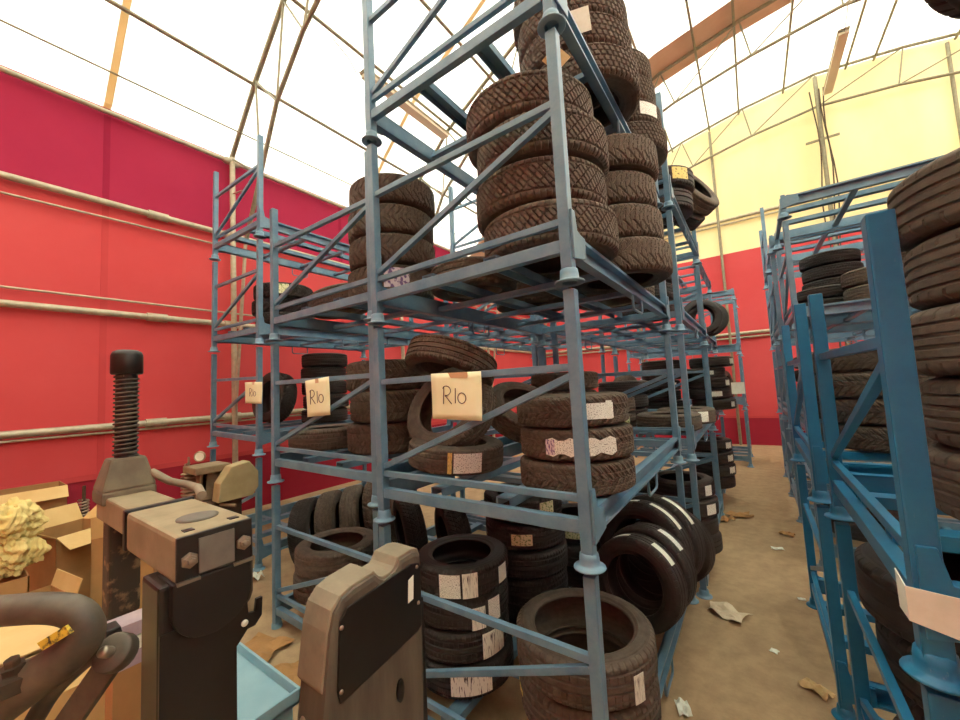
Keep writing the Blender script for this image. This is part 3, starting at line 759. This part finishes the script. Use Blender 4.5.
def frustum(mb, lo, hi, z0, z1):
    (x0, y0, x1, y1), (a0, b0, a1, b1) = lo, hi
    mb.add([(x0,y0,z0),(x1,y0,z0),(x1,y1,z0),(x0,y1,z0),(a0,b0,z1),(a1,b0,z1),(a1,b1,z1),(a0,b1,z1)], [(0,3,2,1),(4,5,6,7),(0,1,5,4),(1,2,6,5),(2,3,7,6),(3,0,4,7)])
mb = MB(); frustum(mb, (-1.99, -1.275, -1.79, -1.075), (-1.95, -1.24, -1.82, -1.11), 1.74, 1.885); mb.box((-1.99, -1.275, 1.68), (-1.79, -1.075, 1.742)); P(mb, 'post_housing', GHOUS, .012)
mb = MB(); mb.tube([(-1.885, -1.175, 1.86), (-1.885, -1.175, 2.30)], .043, 16); P(mb, 'spring_rod', BPLA)
mb = MB()
hel = [(-1.885+.045*math.cos(a), -1.175+.045*math.sin(a), 1.885+.4*k/(19*14)) for k, a in enumerate([2*PI*i/14 for i in range(19*14)])]
mb.tube(hel, .0055, 6); P(mb, 'coil_spring', BSTL)
mb = MB(); mb.lathe([(0, 2.415), (.04, 2.413), (.056, 2.404), (.062, 2.388), (.063, 2.30), (.058, 2.292), (0, 2.292)], (-1.885, -1.175, 0), 28); P(mb, 'spring_cap', BPLA)
mb = MB(); mb.tube([(-1.82, -1.09, 1.80), (-1.74, -1.04, 1.75), (-1.60, -1.0, 1.735), (-1.40, -1.03, 1.75), (-1.30, -1.05, 1.735)], .018, 10); P(mb, 'hose', GDUST)
pl = [(-1.11, 1.45), (-1.075, 1.435), (-1.072, 1.395), (-1.05, 1.39), (-1.045, 1.43), (-1.025, 1.43), (-1.028, 1.37), (-1.05, 1.345), (-1.075, 1.345), (-1.115, 1.30)]
mb = MB(); mb.prism([(0, y, z) for y, z in pl], (-.835, 0, 0), (-.822, 0, 0)); P(mb, 'hook_plate', BPLA)
mb = MB(); mb.lathe([(0, 0), (.011, 0), (.011, .004), (0, .004)], (-.822, -1.085, 1.37), 12, True, (1, 0, 0)); P(mb, 'rivet', PAPERW)
# bent helper-arm tubes
def smooth(pts, n=6):
    pts = [Vector(p) for p in pts]; o = []
    for i in range(len(pts)-1):
        p0 = pts[max(i-1, 0)]; p1 = pts[i]; p2 = pts[i+1]; p3 = pts[min(i+2, len(pts)-1)]
        for k in range(n):
            t = k/n; o.append(.5*((2*p1)+(p2-p0)*t+(2*p0-5*p1+4*p2-p3)*t*t+(3*p1-p0-3*p2+p3)*t**3))
    return o+[pts[-1]]
helper = [(-1.35, -1.95, 1.60), (-1.025, -1.697, 1.636), (-.903, -1.61, 1.641), (-.801, -1.539, 1.642), (-.75, -1.501, 1.626), (-.733, -1.485, 1.587), (-.757, -1.498, 1.539), (-.836, -1.548, 1.475), (-.912, -1.597, 1.415), (-.955, -1.624, 1.38)]
mb = MB(); mb.tube(smooth(helper), [.035 + .014*min(1, max(0, (k-28)/14)) for k in range(len(smooth(helper)))], 18); hp = P(mb, 'helper_arm_tube', BSTL)
mb = MB(); mb.lathe([(0, .042), (.012, .042), (.015, .038), (.015, .026), (.022, .025), (.022, .008), (.028, .006), (.028, 0)], (-.845, -1.588, 1.50), 6, False, (.15, -.15, .97)); mb.box((-.90, -1.63, 1.47), (-.80, -1.55, 1.502)); P(mb, 'hex_nut', PUMPD)
mb = MB(); mb.add([(-.760, -1.549, 1.564), (-.705, -1.512, 1.600), (-.716, -1.519, 1.618), (-.771, -1.557, 1.582)], [(0, 1, 2, 3)]); o = P(mb, 'yellow_sticker', YSTK); so = o.modifiers.new('t', 'SOLIDIFY'); so.thickness = .012; so.offset = 0
mb = MB(); mb.tube(smooth([(-.73, -1.40, 1.50), (-.823, -1.453, 1.475), (-.868, -1.483, 1.44), (-.928, -1.52, 1.375), (-.991, -1.555, 1.27), (-1.05, -1.6, 1.16)]), .022, 14); P(mb, 'lower_tube', BSTL)
mb = MB(); mb.bar((-.755, -1.43, 1.478), (-.93, -1.53, 1.22), .022, .062); mb.lathe([(0, -.02), (.042, -.02), (.044, -.01), (.044, .02), (.03, .024), (0, .024)], (-.748, -1.425, 1.49), 20, True, (.5, -.6, .55)); lk = P(mb, 'link_bar', BSTL, .004)
mb = MB(); mb.lathe([(0, 0), (.013, 0), (.013, .05), (.009, .054), (0, .054)], (-.748, -1.425, 1.49), 12, True, (.5, -.6, .55)); P(mb, 'link_pin', BOLT)
mb = MB(); frustum(mb, (-.93, -1.43, -.85, -1.38), (-.91, -1.425, -.855, -1.395), 1.44, 1.51); mb.tube([(-1.0, -1.47, 1.42), (-.88, -1.40, 1.47)], .018, 10); P(mb, 'fork_block', BPLA, .004)
mb = MB(); mb.bar((-1.02, -1.68, .05), (-1.02, -1.68, 1.3), .1, .1, (1, 0, 0)); P(mb, 'helper_stand', BPLA, .01)

# ------------------------------------------------------------------ grey panel right of the tray
px = thing('machine_cover', (-.7, -.65, fz(-.7)), 'dusty grey machine cover with black plate and white label, bottom centre', 'machine cover')
X0, X1 = -.76, -.6
def yz(pts): return [(0, y, z) for y, z in pts]
body = [(-1.02, .0), (-.945, 1.0), (-.905, 1.30), (-.885, 1.365), (-.85, 1.40), (-.80, 1.415), (-.70, 1.425), (-.675, 1.395), (-.655, 1.385), (-.61, 1.388), (-.595, 1.40), (-.575, 1.43), (-.50, 1.435), (-.465, 1.425), (-.45, 1.39), (-.46, .9), (-.50, 0)]
def Q(mb, name, mat, bevel=0, parent=None):
    mb.v = [(x+.7, y+.65, z-fz(-.7)) for x, y, z in mb.v]; return mb.build(name, mat, parent or px, bevel)
mb = MB(); mb.prism(yz(body), (X0, 0, 0), (X1, 0, 0)); Q(mb, 'shell', SDUST, .02)
top = [(-.93, 1.12), (-.905, 1.30), (-.885, 1.365), (-.85, 1.40), (-.80, 1.415), (-.70, 1.425), (-.675, 1.395), (-.655, 1.385), (-.61, 1.388), (-.595, 1.40), (-.575, 1.43), (-.50, 1.435), (-.465, 1.425), (-.45, 1.39)]
inn = [(y+(.012 if k < 5 else 0)-(.012 if k > 11 else 0), z-.02) for k, (y, z) in enumerate(top)]
mb = MB(); mb.prism(yz([(y-(.006 if k < 5 else 0)+(.006 if k > 11 else 0), z+.008) for k, (y, z) in enumerate(top)] + inn[::-1]), (X0-.006, 0, 0), (X1-.015, 0, 0)); Q(mb, 'padded_top', GDUST, .006)
mb = MB(); mb.prism(yz([(-.885, 1.105), (-.87, 1.33), (-.84, 1.365), (-.52, 1.392), (-.475, 1.38), (-.467, 1.36), (-.472, 1.12), (-.50, 1.105), (-.875, 1.06)]), (X1-.002, 0, 0), (X1+.008, 0, 0)); Q(mb, 'cover_plate', BPLA, .003)
mb = MB(); mb.prism(yz([(-.548, 1.245), (-.518, 1.25), (-.512, 1.345), (-.542, 1.335)]), (X1+.008, 0, 0), (X1+.010, 0, 0)); Q(mb, 'white_label', PAPERW)
for y, z in ((-.865, 1.31), (-.49, 1.37), (-.488, 1.22), (-.872, 1.10)):
    mb = MB(); mb.lathe([(0, .006), (.007, .005), (.009, 0)], (X1+.007, y, z), 10, True, (1, 0, 0)); Q(mb, 'rivet', BOLT)
mb = MB(); mb.prism(yz([(-.60+.02*math.cos(a), .93+.045*math.sin(a)) for a in [2*PI*k/14 for k in range(14)]]), (X1-.003, 0, 0), (X1+.004, 0, 0)); Q(mb, 'dark_slot', BPLA)
mb = MB(); mb.lathe([(0, .01), (.012, .009), (.017, 0)], (-.69, -.955, 1.02), 10, True, (0, -1, 0)); Q(mb, 'side_rivet', BOLT)
mb = MB(); mb.bar((-.66, -.43, .05), (-.66, -.43, 1.2), .03, .05, (1, 0, 0)); mb.box((-.70, -.47, .02), (-.62, -.40, .06)); Q(mb, 'support_bar', BPLA, .004)

# ------------------------------------------------------------------ blue table tray
tt = thing('tool_table', (-1.85, -.78, fz(-1.85)), 'light blue metal tray table behind the black machine column', 'table')
def A(mb, name, mat, bevel=0):
    mb.v = [(x+1.85, y+.78, z-fz(-1.85)) for x, y, z in mb.v]; return mb.build(name, mat, tt, bevel)
mb = MB(); mb.box((-2.3, -1.0, .53), (-1.42, -.56, .545)); A(mb, 'tray_bottom', TRAY)
for lo, hi in (((-2.3, -.575, .53), (-1.42, -.56, .60)), ((-2.3, -1.0, .53), (-1.42, -.985, .60)), ((-1.435, -1.0, .53), (-1.42, -.56, .60)), ((-2.3, -1.0, .53), (-2.285, -.56, .60))):
    mb = MB(); mb.box(lo, hi); A(mb, 'rim', TRAY, .003)
mb = MB(); mb.box((-2.26, -.97, .40), (-1.45, -.59, .53)); A(mb, 'apron', TRAY, .004)
for x in (-2.24, -1.47):
    for y in (-.95, -.61):
        mb = MB(); mb.box((x-.02, y-.02, fz(x)), (x+.02, y+.02, .41)); A(mb, 'leg', TRAY)

# ------------------------------------------------------------------ compressor by the wall
cx, cy = -3.5, -.16; cz = fz(cx)
ac = thing('air_compressor', (cx, cy, cz), 'dusty air compressor pump with gauge and angular belt guard, below the left wall', 'compressor'); ac.scale = (.9, .9, .9)
def K(mb, name, mat, bevel=0, parent=None): return mb.build(name, mat, parent or ac, bevel)
mb = MB(); mb.lathe([(0, 0), (.2, 0), (.26, .06), (.28, .12), (.28, .75), (.26, .83), (.2, .89), (0, .91)], (0, 0, .08), 28); K(mb, 'tank', PUMPD)
for a in (0, 2.1, 4.2):
    mb = MB(); mb.box((.2*math.cos(a)-.03, .2*math.sin(a)-.03, 0), (.2*math.cos(a)+.03, .2*math.sin(a)+.03, .14)); K(mb, 'foot', PUMPD)
mb = MB(); mb.box((-.2, -.14, .98), (.16, .14, 1.22)); K(mb, 'crankcase', PUMPD, .02)
mb = MB(); mb.box((-.24, -.26, 1.50), (.1, .06, 1.57)); mb.box((-.16, -.18, 1.22), (-.02, .02, 1.5)); K(mb, 'cylinder_head', PUMP, .012)
mb = MB()
pr = []
for k in range(9): z = 1.2+.035*k; pr += [(.055, z), (.085, z+.006), (.085, z+.016), (.055, z+.022)]
mb.lathe(pr, (-.2, -.2, 0), 20); K(mb, 'finned_cylinder', PUMP)
mb = MB(); pl = [(-.02, 1.22), (.0, 1.40), (.1, 1.55), (.27, 1.58), (.36, 1.46), (.36, 1.30), (.3, 1.22)]
mb.prism([(.1, y-.1, z) for y, z in pl], (0, 0, 0), (.16, 0, 0)); K(mb, 'belt_guard', DGREEN, .012)
mb = MB(); mb.lathe([(0, .0), (.05, .0), (.055, .012), (.052, .03), (.046, .03), (.044, .02), (0, .02)], (-.12, -.14, 1.66), 20, True, (.7, -.7, 0)); ga = K(mb, 'pressure_gauge', CHROME)
mb = MB(); mb.lathe([(0, .022), (.043, .022)], (-.12, -.14, 1.66), 20, True, (.7, -.7, 0)); K(mb, 'dial', PAPERW, 0, ga)
mb = MB(); mb.tube([(-.2, -.22, 1.56), (-.2, -.22, 1.66)], .01, 8); mb.tube([(-.24, -.2, 1.59), (-.17, -.26, 1.59)], .01, 8); K(mb, 'valve_stem', CHROME)
mb = MB(); mb.tube([(-.45, -.5, 1.14), (-.1, -.2, 1.2), (.3, .02, 1.17)], .016, 8); mb.tube([(-.08, -.2, 1.2), (-.02, -.25, 1.05), (0, -.25, .9)], .012, 8); K(mb, 'air_pipe', PUMP)
mb = MB(); mb.bar((-.05, -.15, 1.28), (-.05, -.13, 1.52), .06, .05); mb.bar((.02, -.1, .95), (.0, -.12, 1.2), .12, .1); K(mb, 'valve_block', PUMPD, .008)

# ------------------------------------------------------------------ boxes, foam and other clutter
def card_box(loc, size, rot, label, flaps, name='cardboard_box', mat=CARD):
    sx, sy, sz = size; t = thing(name, loc, label, 'cardboard box', 'cardboard boxes by the left wall'); t.rotation_euler = (0, 0, rot); w = .008
    mb = MB(); mb.box((-sx/2, -sy/2, 0), (sx/2, sy/2, w)); mb.build('bottom', CARDI, t)
    for lo, hi in (((-sx/2, -sy/2, 0), (sx/2, -sy/2+w, sz)), ((-sx/2, sy/2-w, 0), (sx/2, sy/2, sz)), ((-sx/2, -sy/2, 0), (-sx/2+w, sy/2, sz)), ((sx/2-w, -sy/2, 0), (sx/2, sy/2, sz))):
        mb = MB(); mb.box(lo, hi); mb.build('side_panel', mat, t)
    for side, ang, ln in flaps:
        ca, sa = math.cos(ang), math.sin(ang); mb = MB()
        if side == '+x': q = [(sx/2, -sy/2, sz), (sx/2, sy/2, sz), (sx/2+ca*ln, sy/2, sz+sa*ln), (sx/2+ca*ln, -sy/2, sz+sa*ln)]
        if side == '-x': q = [(-sx/2, -sy/2, sz), (-sx/2, sy/2, sz), (-sx/2-ca*ln, sy/2, sz+sa*ln), (-sx/2-ca*ln, -sy/2, sz+sa*ln)]
        if side == '+y': q = [(-sx/2, sy/2, sz), (sx/2, sy/2, sz), (sx/2, sy/2+ca*ln, sz+sa*ln), (-sx/2, sy/2+ca*ln, sz+sa*ln)]
        if side == '-y': q = [(-sx/2, -sy/2, sz), (sx/2, -sy/2, sz), (sx/2, -sy/2-ca*ln, sz+sa*ln), (-sx/2, -sy/2-ca*ln, sz+sa*ln)]
        mb.add(q, [(0, 1, 2, 3)]); o = mb.build('flap', CARDL, t); so = o.modifiers.new('t', 'SOLIDIFY'); so.thickness = w; so.offset = 0
    return t
card_box((-6.1, -1.42, fz(-6.1)), (.5, 1.15, 1.0), 0, 'tall torn cardboard box standing against the left wall', [('+x', -.9, .15)])
card_box((-5.2, -.9, fz(-5.2)), (.55, .5, .68), .35, 'open cardboard box with raised flaps in the middle of the heap', [('+y', .7, .28), ('-y', .6, .16), ('+x', -.45, .22), ('-x', 1.0, .2)])
card_box((-4.28, -.66, fz(-4.28)), (.4, .42, .80), -.3, 'brown cardboard box right of the open one, against the dark tool post', [('+x', 1.35, .2), ('-x', 1.2, .16)])
card_box((-4.0, -1.3, fz(-4.0)), (.5, .42, .5), .15, 'small open cardboard box with a wide front flap at far left', [('+x', -.15, .3), ('+y', 1.3, .12), ('-y', .9, .2)])
card_box((-2.28, -1.5, fz(-2.28)), (.95, .56, .86), .08, 'pale carton lying under the bent tubes at the bottom left', [('+x', PI-.03, .46), ('+y', -1.2, .2), ('-x', PI-.05, .46), ('-y', -1.3, .2)], mat=CARDL)
bm = bmesh.new()
for k in range(30):
    c = Vector((random.uniform(-.16, .16), random.uniform(-.16, .16), random.uniform(.0, .42)))
    bmesh.ops.create_icosphere(bm, subdivisions=4, radius=random.uniform(.07, .13), matrix=Matrix.Translation(c))
for v in bm.verts:
    h = math.sin(v.co.x*41+v.co.y*23)*math.sin(v.co.y*37+v.co.z*29)*math.sin(v.co.z*43+v.co.x*19)
    v.co += v.normal*(h*.035 + .012*math.sin(v.co.x*97+v.co.z*71)*math.sin(v.co.y*89))
me = bpy.data.meshes.new('foam'); bm.to_mesh(me); bm.free(); me.materials.append(FOAM)
o = link('packing_foam', me); o.location = (-4.55, -1.40, .86); tag(o, 'crumpled cream packing foam heaped on the boxes at the left edge', 'foam')
card_box((-4.55, -1.5, fz(-4.55)), (.46, .5, .58), .0, 'low cardboard box carrying the crumpled foam at the left edge', [('-x', -1.2, .1)])
t = thing('coil_damper', (-5.78, -.72, fz(-5.78)), 'small coil spring damper standing upright by the boxes', 'damper')
mb = MB(); mb.tube([(0, 0, 0), (0, 0, .68)], .03, 10); mb.build('cylinder', PUMPD, t)
mb = MB(); mb.tube([(0, 0, .66), (0, 0, .98)], .016, 8); mb.build('rod', PUMPD, t)
mb = MB(); mb.tube([(.04*math.cos(a), .04*math.sin(a), .55+.28*k/112) for k, a in enumerate([2*PI*i/14 for i in range(112)])], .012, 6); mb.build('coil', CHROME, t)
t = thing('lilac_carton', (-1.63, -1.2, fz(-1.63)), 'stack of lilac and white striped carton beside the black column', 'carton')
mb = MB(); mb.box((-.06, -.07, 0), (.06, .07, .98)); mb.build('lower_carton', CARD, t)
for k in range(3):
    mb = MB(); mb.box((-.06, -.07, .98+k*.06), (.06, .07, 1.035+k*.06)); mb.build('stripe_layer', (PURP, PAPERW, PURP)[k], t)
def loop_thing():
    mb = MB(); mb.tube(smooth([(-.2, 0, 0), (-.1, .05, .18), (.05, .08, .26), (.14, .06, .2), (.1, .02, .05), (-.02, 0, -.02)]), .014, 8)
    o = mb.build('rubber_hose', PUMP); o.location = (-3.3, -1.28, fz(-3.3)+.05); return tag(o, 'looped grey hose resting in front of the open box', 'hose')
loop_thing()
# floor litter
def litter(name, loc, size, rot, mat, label, cat='litter', seed=1, hgt=.03, group='scraps on the floor'):
    rnd = random.Random(seed); n = 7; vs = []; ph = [rnd.uniform(0, 6) for _ in range(4)]
    for i in range(n+1):
        for j in range(n+1):
            u, v = i/n-.5, j/n-.5
            e = 1 + .18*math.sin(9*u+ph[0]) * math.cos(7*v+ph[1])
            vs.append((u*size[0]*e, v*size[1]*e, .006+hgt*(.5+.5*math.sin(8*u+ph[2])*math.cos(7*v+ph[3]))*(1 if size[0] > .05 else .4)))
    fs = [(i*(n+1)+j, (i+1)*(n+1)+j, (i+1)*(n+1)+j+1, i*(n+1)+j+1) for i in range(n) for j in range(n)]
    mb = MB(); mb.add(vs, fs); o = mb.build(name, mat); so = o.modifiers.new('t', 'SOLIDIFY'); so.thickness = .004
    o.location = (loc[0], loc[1], fz(loc[0])); o.rotation_euler = (0, 0, rot); return tag(o, label, cat, group)
litter('plastic_bag', (.30, 2.42), (.28, .2), -.5, TREAD_PLASTIC, 'crumpled clear plastic wrapper on the aisle floor beside the standing tyres', 'plastic wrapper', 2, .05)
litter('paper_scrap', (.12, 1.12), (.08, .13), .4, PAPERW, 'white paper scrap at the foot of the wide front tyres', 'paper', 3, .02)
litter('paper_scrap', (.73, 4.2), (.12, .07), .2, PAPERW, 'white paper scrap in the middle of the aisle', 'paper', 4, .02)
litter('paper_scrap', (-.02, 4.25), (.1, .06), .8, PAPERW, 'white paper scrap beside the low second-row stack', 'paper', 5, .02)
litter('paper_scrap', (.86, 3.0), (.06, .04), .2, PAPERW, 'tiny paper fleck near the right-hand rack feet', 'paper', 6, .01)
litter('paper_scrap', (.62, 2.05), (.05, .05), 1.2, PAPERW, 'tiny pale fleck on the aisle floor near the plastic wrapper', 'paper', 7, .01)
litter('paper_scrap', (.83, 1.72), (.16, .09), -.6, WALLP, 'torn tan wrapper on the floor by the nearest right-hand feet', 'paper', 8, .04)
litter('cardboard_scrap', (.32, 5.3), (.3, .2), .3, CARD, 'brown cardboard piece lying in the aisle by the far stack', 'cardboard', 9, .05)
litter('cardboard_scrap', (.15, 5.0), (.2, .15), .9, CARD, 'small brown cardboard scrap at the third tower post', 'cardboard', 10, .06)
litter('cardboard_scrap', (-2.78, -.14), (.36, .26), .3, CARD, 'flattened brown cardboard at the left tower foot', 'cardboard', 11, .05)
litter('cardboard_scrap', (-2.28, -.2), (.34, .24), -.4, CARD, 'flattened cardboard sheet between tray table and left tower', 'cardboard', 12, .04)
litter('cardboard_scrap', (.85, 4.75), (.16, .1), -.4, CARD, 'brown scrap by the far right-hand rack feet', 'cardboard', 13, .04)
litter('paper_scrap', (-3.95, .35), (.12, .1), .3, PAPERW, 'crumpled white paper at the wall tower foot', 'paper', 14, .07)
for k, (x, y, l) in enumerate(((-.62, 1.6, 'brick lying on the ground inside the centre tower'), (-.35, 1.75, 'second brick lying beside it inside the centre tower'))):
    mb = MB(); mb.box((-.11, -.055, 0), (.11, .055, .065)); o = mb.build('brick', CARD, None, .005); o.location = (x, y, 0); o.rotation_euler = (0, 0, .5+k); tag(o, l, 'brick', 'bricks under the centre tower')

# ------------------------------------------------------------------ light: overcast daylight through the fabric
w = bpy.data.worlds.new('World'); SC.world = w; w.use_nodes = True
bg = w.node_tree.nodes['Background']; bg.inputs['Color'].default_value = (.96, 1.0, .985, 1); bg.inputs['Strength'].default_value = 5.0
sd = bpy.data.lights.new('sun', 'SUN'); sd.energy = 4.0; sd.angle = .6; sd.color = (.97, 1, .96)
so = bpy.data.objects.new('sun', sd); COL.objects.link(so); so.rotation_euler = (.35, .3, 0)

# ------------------------------------------------------------------ camera
f, yaw, pitch, roll = 382.2314, .6167, .0735, -.0529
cd = bpy.data.cameras.new('camera'); cam = bpy.data.objects.new('camera', cd); COL.objects.link(cam)
cd.sensor_width = 36; cd.lens = f/960*36; cd.clip_start = .05
cy_, sy_ = math.cos(yaw), math.sin(yaw); cp, sp = math.cos(pitch), math.sin(pitch)
fw = Vector((-sy_*cp, cy_*cp, sp)); r0 = Vector((cy_, sy_, 0)); u0 = r0.cross(fw)
r_ = r0*math.cos(roll) + u0*math.sin(roll); u_ = -r0*math.sin(roll) + u0*math.cos(roll)
Mx = Matrix((r_, u_, -fw)).transposed().to_4x4(); Mx.translation = (.6677, -1.7089, 2.1294)
cam.matrix_world = Mx; SC.camera = cam
SC.view_settings.view_transform = 'Standard'; SC.view_settings.look = 'None'; SC.view_settings.gamma = 1; SC.view_settings.use_curve_mapping = False
SC.view_settings.exposure = 0.35
